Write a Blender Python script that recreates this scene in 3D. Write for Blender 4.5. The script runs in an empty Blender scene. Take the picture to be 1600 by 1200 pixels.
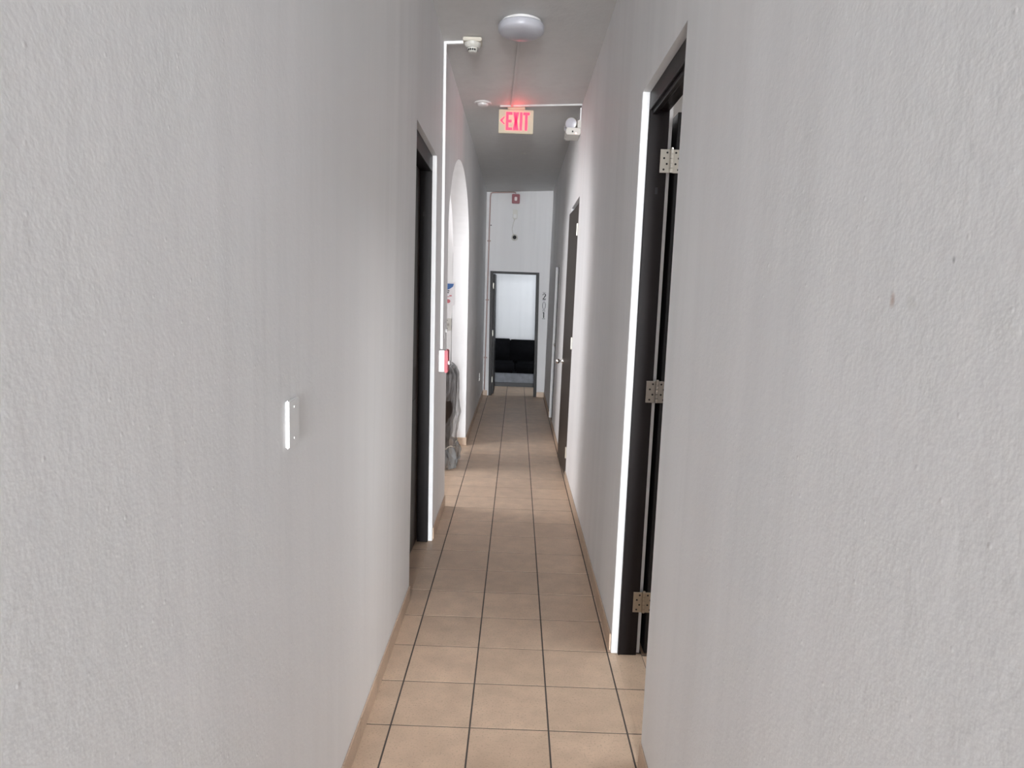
import bpy, bmesh, math, random
from mathutils import Vector, Matrix
random.seed(7)
S = bpy.context.scene
C = S.collection

# ------------------------------------------------------------------ camera
FPX, CAMH, ROLL = 1082.0, 1.6, 0.036
PITCH, YAW = math.radians(7.3837), math.radians(0.1815)
def view_dir(px, py):
    x, y = px - 800, py - 600
    c, s = math.cos(ROLL), math.sin(ROLL)
    x, y = x * c + y * s, -x * s + y * c
    d = Vector((x, FPX, -y))
    cp, sp = math.cos(PITCH), math.sin(PITCH)
    d = Vector((d.x, d.y * cp + d.z * sp, -d.y * sp + d.z * cp))
    cy, sy = math.cos(YAW), math.sin(YAW)
    return Vector((d.x * cy - d.y * sy, d.x * sy + d.y * cy, d.z))
fwd = view_dir(800, 600)
rgt = (view_dir(801, 600) - fwd).normalized()
up = (view_dir(800, 599) - fwd).normalized()
fwd.normalize()
cam_data = bpy.data.cameras.new('camera')
cam_data.sensor_width = 36.0
cam_data.lens = 36.0 * FPX / 1600.0
cam_data.clip_start = 0.05
cam = bpy.data.objects.new('camera', cam_data)
C.objects.link(cam)
m = Matrix((rgt, up, -fwd)).transposed().to_4x4()
m.translation = (0, 0, CAMH)
cam.matrix_world = m
S.camera = cam

# ------------------------------------------------------------------ world, lights, exposure
w = bpy.data.worlds.new('world'); S.world = w
w.use_nodes = True
w.node_tree.nodes['Background'].inputs[0].default_value = (0.80, 0.86, 1.0, 1)
w.node_tree.nodes['Background'].inputs[1].default_value = 0.3
S.view_settings.view_transform = 'Standard'
S.view_settings.look = 'None'
S.view_settings.gamma = 1
S.view_settings.use_curve_mapping = False
S.view_settings.exposure = 0.62

def area(name, loc, target, sx, sy, power, col):
    l = bpy.data.lights.new(name, 'AREA'); l.shape = 'RECTANGLE'
    l.size, l.size_y, l.energy, l.color = sx, sy, power, col
    o = bpy.data.objects.new(name, l); C.objects.link(o)
    o.location = loc
    o.rotation_euler = (Vector(target) - Vector(loc)).to_track_quat('-Z', 'Y').to_euler()
    return o
# daylight of the room behind the camera, the lobby window and the end room
area('window_light_rear', (-0.7, -10.9, 1.7), (0, 4, 1.6), 3.4, 2.6, 3350, (0.93, 0.965, 1.0))
area('window_light_lobby', (-3.3, 5.7, 2.0), (0.4, 6.0, 1.5), 1.6, 1.8, 53, (1.0, 0.98, 0.99))
area('window_light_end_room', (1.2, 11.3, 2.7), (0.0, 13.0, 1.5), 1.0, 1.0, 20, (0.86, 0.93, 1.0))
area('fill_light_side_room', (1.7, 2.7, 3.05), (1.7, 2.7, 0), 1.2, 1.2, 28, (0.97, 0.985, 1.0))  # unseen fill in the side room, added to lift the middle of the hall

# ------------------------------------------------------------------ helpers
XL, XR, YE = -0.508, 0.484, 10.85           # wall faces and end wall
YM = -7.0                                    # mouth of the hallway behind the camera
def lean(side, y):
    return 0.0085 * min(max((y - 3.43) / 0.89, 0), 1) if side < 0 else 0.005 * min(max((y - 2.98) / 2.97, 0), 1)
def warp(side):                              # the old walls lean a little out of plumb
    def f(v):
        v.x += side * lean(side, v.y) * (v.z - 1.6)
    return f
WL, WR = warp(-1), warp(1)
def WE(v):                                   # the end door frame is racked a little
    v.x -= 0.0155 * (v.z - 0.97)
def cz(x):                                   # ceiling height, slightly out of level
    return 3.168 + (x - XL) * 0.05

def box(bm, x0, x1, y0, y1, z0, z1):
    vs = [bm.verts.new((x, y, z)) for z in (z0, z1) for y in (y0, y1) for x in (x0, x1)]
    for f in ((0, 2, 3, 1), (4, 5, 7, 6), (0, 1, 5, 4), (2, 6, 7, 3), (0, 4, 6, 2), (1, 3, 7, 5)):
        bm.faces.new([vs[i] for i in f])
    return vs
def BOX(*a):
    bm = bmesh.new(); box(bm, *a); return bm
def prism(bm, pts, axis, a, b):
    """extrude polygon pts (u,v) along axis: 'x' -> (a,u,v), 'y' -> (u,a,v), 'z' -> (u,v,a)"""
    def mk(u, v, t):
        return {'x': (t, u, v), 'y': (u, t, v), 'z': (u, v, t)}[axis]
    A = [bm.verts.new(mk(u, v, a)) for u, v in pts]
    B = [bm.verts.new(mk(u, v, b)) for u, v in pts]
    n = len(pts)
    bm.faces.new(A); bm.faces.new(B[::-1])
    for i in range(n):
        bm.faces.new((A[i], B[i], B[(i + 1) % n], A[(i + 1) % n]))
def frame_of(d):
    d = Vector(d).normalized()
    a = Vector((0, 0, 1)) if abs(d.z) < 0.9 else Vector((1, 0, 0))
    u = d.cross(a).normalized(); return u, d.cross(u).normalized()
def tube(bm, pts, r, seg=10, cap=True):
    pts = [Vector(p) for p in pts]
    rs = r if isinstance(r, (list, tuple)) else [r] * len(pts)
    rings = []
    u = None
    for i, p in enumerate(pts):
        d = (pts[min(i + 1, len(pts) - 1)] - pts[max(i - 1, 0)]).normalized()
        if u is None: u, v = frame_of(d)
        else:
            u = (u - d * u.dot(d)).normalized(); v = d.cross(u).normalized()
        rings.append([bm.verts.new(p + (u * math.cos(t) + v * math.sin(t)) * rs[i]) for t in [2 * math.pi * k / seg for k in range(seg)]])
    for A, B in zip(rings, rings[1:]):
        for k in range(seg):
            bm.faces.new((A[k], A[(k + 1) % seg], B[(k + 1) % seg], B[k]))
    if cap:
        bm.faces.new(rings[0][::-1]); bm.faces.new(rings[-1])
def lathe(bm, prof, o, axis, seg=32):
    """prof = [(radius, distance along axis)]"""
    o, d = Vector(o), Vector(axis).normalized(); u, v = frame_of(d)
    prev = None
    for r, h in prof:
        if r < 1e-6: ring = [bm.verts.new(o + d * h)]
        else: ring = [bm.verts.new(o + d * h + (u * math.cos(t) + v * math.sin(t)) * r) for t in [2 * math.pi * k / seg for k in range(seg)]]
        if prev:
            if len(prev) == 1 and len(ring) > 1:
                for k in range(seg): bm.faces.new((prev[0], ring[k], ring[(k + 1) % seg]))
            elif len(ring) == 1 and len(prev) > 1:
                for k in range(seg): bm.faces.new((prev[k], prev[(k + 1) % seg], ring[0]))
            else:
                for k in range(seg): bm.faces.new((prev[k], prev[(k + 1) % seg], ring[(k + 1) % seg], ring[k]))
        prev = ring
def put(name, bm, mat, parent=None, loc=(0, 0, 0), bevel=0, smooth=False, warpf=None, seg=2, subd=0):
    """one mesh object; geometry is given in world coordinates, its origin goes to loc (or to the parent)"""
    if warpf:
        for v in bm.verts: warpf(v.co)
    off = Vector(loc)
    world = off.copy()
    p = parent
    if p:
        world = Vector(p['_w']) if '_w' in p else Vector((0, 0, 0))
        off = world
    bmesh.ops.translate(bm, verts=bm.verts, vec=-off)
    bmesh.ops.recalc_face_normals(bm, faces=bm.faces)
    if bevel:
        bmesh.ops.bevel(bm, geom=list(bm.edges), offset=bevel, segments=seg, affect='EDGES', clamp_overlap=True)
    me = bpy.data.meshes.new(name); bm.to_mesh(me); bm.free()
    if smooth:
        for f in me.polygons: f.use_smooth = True
    me.materials.append(mat)
    o = bpy.data.objects.new(name, me); C.objects.link(o)
    if subd:
        md = o.modifiers.new('subdivision', 'SUBSURF'); md.levels = md.render_levels = subd
    if p: o.parent = p
    else: o.location = off
    o['_w'] = tuple(world)
    return o
def root(name, loc):
    o = bpy.data.objects.new(name, None); C.objects.link(o)
    o.location = loc; o.empty_display_size = 0.1; o['_w'] = tuple(loc)
    return o
def tag(o, label, cat, group=None):
    o['label'] = label; o['category'] = cat
    if group: o['group'] = group
    return o
def struct(o, label=None, cat=None):
    o['kind'] = 'structure'
    if label: o['label'] = label
    if cat: o['category'] = cat
    return o

# ------------------------------------------------------------------ materials
def mat(name, col, rough=0.5, metal=0.0, spec=0.5, emit=None, estr=0, alpha=1.0):
    m = bpy.data.materials.new(name); m.use_nodes = True
    b = m.node_tree.nodes['Principled BSDF']
    b.inputs['Base Color'].default_value = (*col, 1)
    b.inputs['Roughness'].default_value = rough
    b.inputs['Metallic'].default_value = metal
    b.inputs['Specular IOR Level'].default_value = spec
    if emit:
        b.inputs['Emission Color'].default_value = (*emit, 1); b.inputs['Emission Strength'].default_value = estr
    b.inputs['Alpha'].default_value = alpha
    return m
class NT:
    def __init__(s, m):
        s.t = m.node_tree; s.b = s.t.nodes['Principled BSDF']
        s.co = s.t.nodes.new('ShaderNodeTexCoord')
    def n(s, k, **kw):
        x = s.t.nodes.new(k)
        for a, v in kw.items(): setattr(x, a, v)
        return x
    def l(s, a, b): s.t.links.new(a, b)
    def coords(s, scale, out='Object'):
        mp = s.n('ShaderNodeMapping'); mp.inputs['Scale'].default_value = scale
        s.l(s.co.outputs[out], mp.inputs[0]); return mp.outputs[0]
    def noise(s, scale, detail=3, co=None, rough=0.5):
        x = s.n('ShaderNodeTexNoise'); x.inputs['Scale'].default_value = scale
        x.inputs['Detail'].default_value = detail; x.inputs['Roughness'].default_value = rough
        s.l(co if co else s.co.outputs['Object'], x.inputs['Vector']); return x.outputs['Fac']
    def ramp(s, f, stops):
        x = s.n('ShaderNodeValToRGB'); e = x.color_ramp.elements
        while len(e) < len(stops): e.new(0.5)
        for i, (p, c) in enumerate(stops): e[i].position = p; e[i].color = (*c, 1)
        s.l(f, x.inputs[0]); return x.outputs[0]
    def mix(s, f, a, b, mode='MIX'):
        x = s.n('ShaderNodeMix', data_type='RGBA', blend_type=mode)
        for sock, v in ((x.inputs[0], f), (x.inputs[6], a), (x.inputs[7], b)):
            if isinstance(v, (int, float)): sock.default_value = v
            elif isinstance(v, tuple): sock.default_value = (*v, 1)
            else: s.l(v, sock)
        return x.outputs[2]
    def bump(s, h, strength, dist):
        x = s.n('ShaderNodeBump'); x.inputs['Strength'].default_value = strength; x.inputs['Distance'].default_value = dist
        s.l(h, x.inputs['Height']); s.l(x.outputs[0], s.b.inputs['Normal']); return x
    def math(s, op, a, b=0.0):
        x = s.n('ShaderNodeMath', operation=op)
        for sock, v in ((x.inputs[0], a), (x.inputs[1], b)):
            if isinstance(v, (int, float)): sock.default_value = v
            else: s.l(v, sock)
        return x.outputs[0]
    def color(s, c): s.l(c, s.b.inputs['Base Color'])

def wall_paint(name, c, streak=0.05, bump=0.17, stains=()):
    m = mat(name, c, 0.62, spec=0.35); t = NT(m)
    hi = tuple(min(1, x * (1 + streak)) for x in c); lo = tuple(x * (1 - streak) for x in c)
    st = t.noise(1.0, 2, t.coords((2.2, 2.2, 0.16)))
    col = t.ramp(st, [(0.3, lo), (0.7, hi)])
    s2 = t.noise(1.0, 3, t.coords((11, 11, 0.5)), 0.6)
    col = t.mix(t.ramp(s2, [(0.42, (0, 0, 0)), (0.72, (0.55, 0.55, 0.55))]), col, tuple(x * 0.90 for x in c))
    pt = t.noise(1.3, 2, t.coords((1, 1, 1)))
    col = t.mix(t.ramp(pt, [(0.35, (0, 0, 0)), (0.75, (0.5, 0.5, 0.5))]), col, tuple(x * y for x, y in zip(c, (1.0, 0.975, 0.965))))
    rag = t.math('MULTIPLY', t.noise(60, 2), 0.8) if stains else None
    for (cx, cy, czz, ry, rz, sc, k) in stains:          # old smudges on the paint
        vm = t.n('ShaderNodeVectorMath', operation='SUBTRACT'); t.l(t.co.outputs['Object'], vm.inputs[0]); vm.inputs[1].default_value = (cx, cy, czz)
        v2 = t.n('ShaderNodeVectorMath', operation='MULTIPLY'); t.l(vm.outputs[0], v2.inputs[0]); v2.inputs[1].default_value = (0, 1 / ry, 1 / rz)
        ln = t.n('ShaderNodeVectorMath', operation='LENGTH'); t.l(v2.outputs[0], ln.inputs[0])
        d = t.math('ADD', ln.outputs['Value'], rag)
        f = t.ramp(d, [(0.35, (k, k, k)), (1.0, (0, 0, 0))])
        col = t.mix(f, col, sc)
    t.color(col)
    a = t.noise(130, 2); b = t.noise(38, 3)
    h = t.math('ADD', t.math('MULTIPLY', a, 0.5), b)
    sp = t.n('ShaderNodeTexVoronoi'); sp.inputs['Scale'].default_value = 26; t.l(t.co.outputs['Object'], sp.inputs['Vector'])
    g = t.ramp(sp.outputs['Distance'], [(0.0, (1, 1, 1)), (0.1, (0, 0, 0))])
    h = t.math('ADD', h, t.math('MULTIPLY', g, 0.7))
    t.bump(h, bump, 0.004)
    return m
M = {}
M['wall_l'] = wall_paint('paint_grey_left', (0.86, 0.86, 0.865))
M['wall_r'] = wall_paint('paint_grey_right', (0.86, 0.86, 0.865), stains=(
    (XR, 0.904, 1.611, 0.011, 0.022, (0.50, 0.36, 0.30), 0.75), (XR, 0.786, 1.655, 0.005, 0.008, (0.30, 0.30, 0.31), 0.7), (XR, 0.86, 1.607, 0.02, 0.02, (0.52, 0.51, 0.46), 0.4)))
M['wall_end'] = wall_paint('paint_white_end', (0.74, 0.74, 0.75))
M['white'] = wall_paint('paint_white_reveal', (0.84, 0.845, 0.85), 0.03, 0.2)
M['room'] = wall_paint('paint_white_room', (0.80, 0.80, 0.80), 0.03, 0.2)
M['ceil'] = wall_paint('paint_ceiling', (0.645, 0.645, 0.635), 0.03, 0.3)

def tile_mat(name, c, dark=0.88):
    m = mat(name, c, 0.42, spec=0.4); t = NT(m)
    oi = t.n('ShaderNodeObjectInfo')
    add = t.n('ShaderNodeVectorMath', operation='ADD'); t.l(t.co.outputs['Object'], add.inputs[0]); t.l(oi.outputs['Location'], add.inputs[1])
    co = add.outputs[0]
    n1 = t.noise(9, 4, co, 0.6)
    col = t.ramp(n1, [(0.3, tuple(x * dark for x in c)), (0.68, tuple(min(1, x * 1.1) for x in c))])
    fl = t.noise(140, 2, co)
    col = t.mix(t.ramp(fl, [(0.56, (0, 0, 0)), (0.74, (0.6, 0.6, 0.6))]), col, tuple(x * 0.5 for x in c))
    big = t.noise(1.7, 3, co)
    col = t.mix(t.ramp(big, [(0.45, (0, 0, 0)), (0.8, (0.4, 0.4, 0.4))]), col, (c[0] * 0.72, c[1] * 0.70, c[2] * 0.68))
    hs = t.n('ShaderNodeHueSaturation'); t.l(col, hs.inputs['Color'])
    v = t.n('ShaderNodeMapRange'); t.l(oi.outputs['Random'], v.inputs[0]); v.inputs[3].default_value = 0.93; v.inputs[4].default_value = 1.06
    t.l(v.outputs[0], hs.inputs['Value'])
    t.color(hs.outputs[0])
    t.bump(t.noise(60, 3, co), 0.15, 0.002)
    return m
TILE = (0.60, 0.445, 0.325)
M['tile'] = tile_mat('floor_tile', TILE)
M['base'] = tile_mat('baseboard_tile', (0.58, 0.435, 0.325), 0.9)
M['grout'] = mat('grout', (0.075, 0.062, 0.055), 0.9)
M['grout2'] = mat('grout_light', (0.42, 0.33, 0.25), 0.9)
def floor_far(name):
    m = mat(name, TILE, 0.42); t = NT(m)
    br = t.n('ShaderNodeTexBrick'); br.offset = 0; br.inputs['Scale'].default_value = 1
    br.inputs['Brick Width'].default_value = 0.293; br.inputs['Row Height'].default_value = 0.2945; br.inputs['Mortar Size'].default_value = 0.003
    br.inputs['Color1'].default_value = (*TILE, 1); br.inputs['Color2'].default_value = (*[x * 0.93 for x in TILE], 1); br.inputs['Mortar'].default_value = (0.09, 0.075, 0.065, 1)
    t.l(t.co.outputs['Object'], br.inputs['Vector']); t.color(br.outputs[0]); return m
M['floor_far'] = floor_far('floor_tile_other_rooms')
def wood(name, c, rough=0.42, spec=0.3):
    m = mat(name, c, rough, spec=spec); t = NT(m)
    n = t.noise(1, 4, t.coords((40, 40, 2.0)), 0.6)
    t.color(t.ramp(n, [(0.3, tuple(x * 0.7 for x in c)), (0.75, tuple(x * 1.35 for x in c))]))
    t.bump(n, 0.15, 0.002); return m
M['wood_dark'] = wood('espresso_wood_frame', (0.009, 0.006, 0.0065), spec=0.22)
M['wood_brown'] = wood('brown_wood_door', (0.045, 0.034, 0.028), 0.42)
M['wood_black'] = wood('black_wood_door', (0.010, 0.009, 0.010), 0.5)
M['steel'] = mat('polished_hinge_steel', (0.72, 0.69, 0.62), 0.38, 1.0)
M['steel_refl_brown'] = mat('brown_reflection_hinge_steel', (0.30, 0.27, 0.24), 0.45, 0.9)  # middle hinge: brownish reflected light put into the steel colour
M['steel_refl_tan'] = mat('tan_reflection_hinge_steel', (0.36, 0.30, 0.23), 0.55, 0.8)  # lowest hinge: tan reflected light put into the steel colour
M['chrome'] = mat('satin_chrome', (0.75, 0.73, 0.70), 0.22, 1.0)
M['hole'] = mat('dark_hole', (0.01, 0.01, 0.01), 0.8)
M['plastic'] = mat('white_plastic', (0.72, 0.71, 0.70), 0.35)
M['plate'] = mat('bright_white_plastic', (0.88, 0.88, 0.88), 0.3)
M['cream'] = mat('cream_plastic', (0.58, 0.54, 0.46), 0.4)
M['ivory'] = mat('ivory_plastic', (0.58, 0.565, 0.52), 0.4)
M['race'] = mat('white_raceway', (0.84, 0.83, 0.83), 0.4)
M['race_grey'] = mat('painted_raceway', (0.59, 0.59, 0.58), 0.6)
M['dome'] = mat('frosted_acrylic', (0.46, 0.46, 0.50), 0.3, spec=0.5)
M['signface'] = mat('exit_sign_panel', (0.50, 0.46, 0.33), 0.4)
M['red_led'] = mat('lit_red_letters', (0.8, 0.02, 0.05), 0.4, emit=(1.0, 0.012, 0.055), estr=1.7)
M['led'] = mat('lit_indicator', (1, 0.6, 0.6), 0.4, emit=(1.0, 0.55, 0.6), estr=4)
M['red'] = mat('alarm_red_plastic', (0.52, 0.03, 0.06), 0.35)
M['darkred'] = mat('strobe_red_plastic', (0.22, 0.012, 0.03), 0.4)
M['lens'] = mat('strobe_lens', (0.75, 0.62, 0.62), 0.2)
M['black'] = mat('black_print', (0.012, 0.012, 0.014), 0.5)
M['paper'] = mat('poster_paper', (0.74, 0.72, 0.73), 0.6)
M['blue'] = mat('poster_blue_print', (0.05, 0.13, 0.33), 0.6)
M['pinkred'] = mat('poster_red_print', (0.55, 0.16, 0.18), 0.6)
M['rust'] = mat('painted_rusty_pipe', (0.42, 0.30, 0.28), 0.6)
def cloth(name, c, rough=0.7):
    m = mat(name, c, rough); t = NT(m)
    n = t.noise(14, 4); t.color(t.ramp(n, [(0.3, tuple(x * 0.75 for x in c)), (0.7, tuple(x * 1.2 for x in c))]))
    t.bump(t.noise(300, 2), 0.2, 0.002); return m
M['leather'] = cloth('dark_brown_leather', (0.040, 0.028, 0.024), 0.4)
M['sofa'] = cloth('black_upholstery', (0.004, 0.004, 0.005), 0.9)
M['sofa'].node_tree.nodes['Principled BSDF'].inputs['Specular IOR Level'].default_value = 0.1
M['sofabase'] = cloth('grey_sofa_skirt', (0.16, 0.17, 0.19), 0.6)
def film(name):
    m = mat(name, (0.46, 0.45, 0.45), 0.25, spec=0.5); t = NT(m)
    n = t.noise(1, 4, t.coords((9, 9, 3.2)), 0.6)
    a = t.ramp(n, [(0.35, (0.12, 0.12, 0.12)), (0.72, (0.55, 0.55, 0.55))])
    t.l(a, t.b.inputs['Alpha'])
    t.bump(t.noise(1, 5, t.coords((16, 16, 5)), 0.65), 0.9, 0.02)
    return m
M['film'] = film('clear_plastic_film')
M['film_knot'] = mat('bunched_plastic_film', (0.36, 0.38, 0.39), 0.25, alpha=0.5)

# ------------------------------------------------------------------ floors
GX = [-0.412 + 0.293 * k for k in range(-7, 6)]      # long joints
GY = [2.384 + 0.2945 * k for k in range(-20, 38)]    # cross joints
floor = struct(put('floor', BOX(-3.4, 0.62, -0.9, 13.3, -0.12, -0.0009), M['grout'], loc=(0, 0, -0.12)),
               'beige square ceramic tile floor of the long hallway with dark joints', 'floor')
tile_cache = {}
def tile_mesh(wx, wy, m, h=0.0):
    k = (round(wx, 3), round(wy, 3), m.name)
    if k not in tile_cache:
        bm = bmesh.new(); box(bm, -wx / 2, wx / 2, -wy / 2, wy / 2, -0.006, 0)
        top = [e for e in bm.edges if all(v.co.z > -0.001 for v in e.verts)]
        bmesh.ops.recalc_face_normals(bm, faces=bm.faces)
        bmesh.ops.bevel(bm, geom=top, offset=0.0006, segments=1, affect='EDGES')
        me = bpy.data.meshes.new('tile'); bm.to_mesh(me); bm.free(); me.materials.append(m); tile_cache[k] = me
    return tile_cache[k]
ntile = 0
def lay(x0, x1, y0, y1):
    """tiles of the hall grid clipped to a rectangle"""
    global ntile
    for i in range(len(GX) - 1):
        for j in range(len(GY) - 1):
            a, b = max(GX[i] + 0.0032, x0), min(GX[i + 1] - 0.0032, x1)
            c, d = max(GY[j] + 0.0026, y0), min(GY[j + 1] - 0.0026, y1)
            if b - a < 0.012 or d - c < 0.012: continue
            o = bpy.data.objects.new('tile', tile_mesh(b - a, d - c, M['tile'])); C.objects.link(o)
            o.parent = floor
            o.location = ((a + b) / 2, (c + d) / 2, 0.12 + random.uniform(-0.0003, 0.0002))
            ntile += 1
lay(XL, XR + 0.02, -0.9, YE + 0.1)            # hallway
lay(XR + 0.02, 0.62, 2.22, 2.98)               # right doorway
lay(-0.61, XL, 3.43, 4.32)                     # left doorway
lay(-1.3, XL, 5.06, 7.18)                      # archway
lay(-0.6, 0.6, YE + 0.1, 12.2)                 # end room, near the door
def slab(name, x0, x1, y0, y1, label):
    return struct(put(name, BOX(x0, x1, y0, y1, -0.1, -0.001), M['floor_far'], loc=(x0, y0, -0.1)), label, 'floor')
slab('floor_hall_rear', XL, XR, YM, -0.9, 'beige tile floor of the hallway behind the camera')
slab('floor_lobby', -3.4, -1.3, 4.0, 7.18, 'beige tile floor of the lobby beyond the archway')
slab('floor_side_room', 0.62, 3.4, 0.6, 5.4, 'beige tile floor of the room behind the open right door')

# ------------------------------------------------------------------ walls
ZT = 3.30
bm = bmesh.new()
XO = XL - 0.162
box(bm, XO, XL, YM, 3.43, 0, ZT)
box(bm, XO, XL, 3.43, 4.32, 2.41, ZT)
box(bm, XO, XL, 4.32, 5.06, 0, ZT)
box(bm, XO, XL, 7.18, YE + 0.12, 0, ZT)
A0, A1, AS, AR = 5.06, 7.18, 2.0, 0.70
N = 36
arc = []
for k in range(N + 1):
    t = math.pi * k / N
    arc.append(((A0 + A1) / 2 - (A1 - A0) / 2 * math.cos(t), AS + AR * math.sin(t)))
# spandrel above the arch as strips between arch curve and ceiling
for (ya, za), (yb, zb) in zip(arc, arc[1:]):
    vs = [bm.verts.new((x, y, z)) for x in (XO, XL) for y, z in ((ya, za), (yb, zb), (yb, ZT), (ya, ZT))]
    a = vs[:4]; b = vs[4:]
    bm.faces.new(a); bm.faces.new(b[::-1])
    bm.faces.new((a[0], b[0], b[1], a[1])); bm.faces.new((a[2], b[2], b[3], a[3]))
wall_left = struct(put('wall_left', bm, M['wall_l'], warpf=WL), 'light grey textured plaster wall on the left with doorway and archway', 'wall')
# white painted reveal skins
def skin(name, x0, x1, y0, y1, z0, z1, par, wf):
    return put(name, BOX(x0, x1, y0, y1, z0, z1), M['white'], par, warpf=wf)
skin('painted_reveal', -0.534, XL - 0.0005, 4.309, 4.32, 0, 2.41, wall_left, WL)
bm = bmesh.new()
XP = XR + 0.13
box(bm, XR, XP, YM, 2.22, 0, ZT); box(bm, XR, XP, 2.22, 2.98, 2.44, ZT)
box(bm, XR, XP, 2.98, 5.92, 0, ZT); box(bm, XR, XP, 5.92, 6.80, 2.43, ZT)
box(bm, XR, XP, 6.80, 8.35, 0, ZT); box(bm, XR, XP, 8.35, 9.05, 1.965, ZT)
box(bm, XR, XP, 9.05, YE + 0.12, 0, ZT)
wall_right = struct(put('wall_right', bm, M['wall_r'], warpf=WR), 'light grey plaster wall on the right with three doorways', 'wall')
skin('painted_reveal', XR + 0.0005, XR + 0.029, 2.969, 2.98, 0, 2.44, wall_right, WR)
skin('painted_reveal', XR + 0.0005, XR + 0.045, 6.79, 6.80, 0, 2.43, wall_right, WR)
skin('painted_reveal', XR + 0.0005, XR + 0.032, 9.04, 9.05, 0, 1.965, wall_right, WR)
DX0, DX1, DZ = -0.419, 0.343, 1.945
bm = bmesh.new()
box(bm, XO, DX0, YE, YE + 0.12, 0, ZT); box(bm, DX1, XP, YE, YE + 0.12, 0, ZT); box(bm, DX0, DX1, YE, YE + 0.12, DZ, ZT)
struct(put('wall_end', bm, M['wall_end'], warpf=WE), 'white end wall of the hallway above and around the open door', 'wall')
# ceilings
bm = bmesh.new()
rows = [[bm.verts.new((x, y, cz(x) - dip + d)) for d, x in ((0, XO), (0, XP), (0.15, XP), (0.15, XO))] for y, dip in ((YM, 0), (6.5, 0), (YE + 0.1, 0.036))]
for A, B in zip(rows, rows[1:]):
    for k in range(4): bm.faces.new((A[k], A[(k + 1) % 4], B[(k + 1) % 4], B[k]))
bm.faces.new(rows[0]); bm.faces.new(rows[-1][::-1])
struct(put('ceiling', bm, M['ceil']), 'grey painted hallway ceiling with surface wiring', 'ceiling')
# lobby beyond the arch, end room, side room, room behind the camera
def room_wall(name, args, label, m='room'):
    return struct(put(name, BOX(*args), M[m], loc=(args[0], args[2], args[4])), label, 'wall' if name.startswith('wall') else 'ceiling')
room_wall('wall_lobby_far', (-3.4, XO, 7.18, 7.3, 0, ZT), 'white lobby wall beyond the archway carrying a poster')
room_wall('wall_lobby_near', (-3.4, XO, 3.9, 4.0, 0, ZT), 'white lobby wall nearest the camera, hidden behind the hallway wall')
bm = bmesh.new()
box(bm, -3.5, -3.4, 3.9, 4.8, 0, ZT); box(bm, -3.5, -3.4, 6.6, 7.3, 0, ZT); box(bm, -3.5, -3.4, 4.8, 6.6, 0, 1.0); box(bm, -3.5, -3.4, 4.8, 6.6, 2.9, ZT)
struct(put('wall_lobby_left', bm, M['room'], loc=(-3.5, 3.9, 0)), 'white lobby wall with the window opening', 'wall')
room_wall('ceiling_lobby', (-3.5, XO, 3.9, 7.3, 3.18, 3.3), 'white lobby ceiling beyond the archway')
room_wall('wall_end_room_far', (-2.0, 2.2, 13.0, 13.1, 0, 3.2), 'white wall of the end room behind the black sofa')
room_wall('wall_end_room_left', (-2.1, -2.0, YE + 0.12, 13.1, 0, 3.2), 'left wall of the end room')
room_wall('wall_end_room_right', (2.2, 2.3, YE + 0.12, 13.1, 0, 3.2), 'right wall of the end room')
room_wall('ceiling_end_room', (-2.1, 2.3, YE + 0.12, 13.1, 2.95, 3.1), 'ceiling of the end room')
room_wall('wall_side_room_far', (XP, 3.4, 5.3, 5.4, 0, 3.2), 'far wall of the room behind the open right door')
room_wall('wall_side_room_near', (XP, 3.4, 0.5, 0.6, 0, 3.2), 'near wall of the room behind the open right door')
room_wall('wall_side_room_right', (3.4, 3.5, 0.5, 5.4, 0, 3.2), 'outer wall of the room behind the open right door')
room_wall('ceiling_side_room', (XP, 3.5, 0.5, 5.4, 3.1, 3.25), 'ceiling of the room behind the open right door')

room_wall('wall_rear_left', (-2.6, -2.5, YM - 4.0, YM, 0, ZT), 'left wall of the room behind the camera')
room_wall('wall_rear_right', (2.5, 2.6, YM - 4.0, YM, 0, ZT), 'right wall of the room behind the camera')
bm = bmesh.new(); box(bm, -2.6, XO, YM, YM + 0.1, 0, ZT); box(bm, XP, 2.6, YM, YM + 0.1, 0, ZT)
struct(put('wall_rear_front', bm, M['room'], loc=(0, YM, 0)), 'wall around the mouth of the hallway behind the camera', 'wall')
room_wall('ceiling_rear', (-2.6, 2.6, YM - 4.0, YM, 3.2, ZT), 'ceiling of the room behind the camera')
slab('floor_rear', -2.6, 2.6, YM - 4.0, YM, 'beige tile floor of the room behind the camera')
bm = bmesh.new()
box(bm, -2.6, 2.6, YM - 4.1, YM - 4.0, 0, 0.3); box(bm, -2.6, 2.6, YM - 4.1, YM - 4.0, 3.05, ZT); box(bm, -2.6, -2.3, YM - 4.1, YM - 4.0, 0.3, 3.05); box(bm, 2.3, 2.6, YM - 4.1, YM - 4.0, 0.3, 3.05)
struct(put('wall_rear_back', bm, M['room'], loc=(0, YM - 4.1, 0)), 'window wall of the room behind the camera', 'wall')

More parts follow.
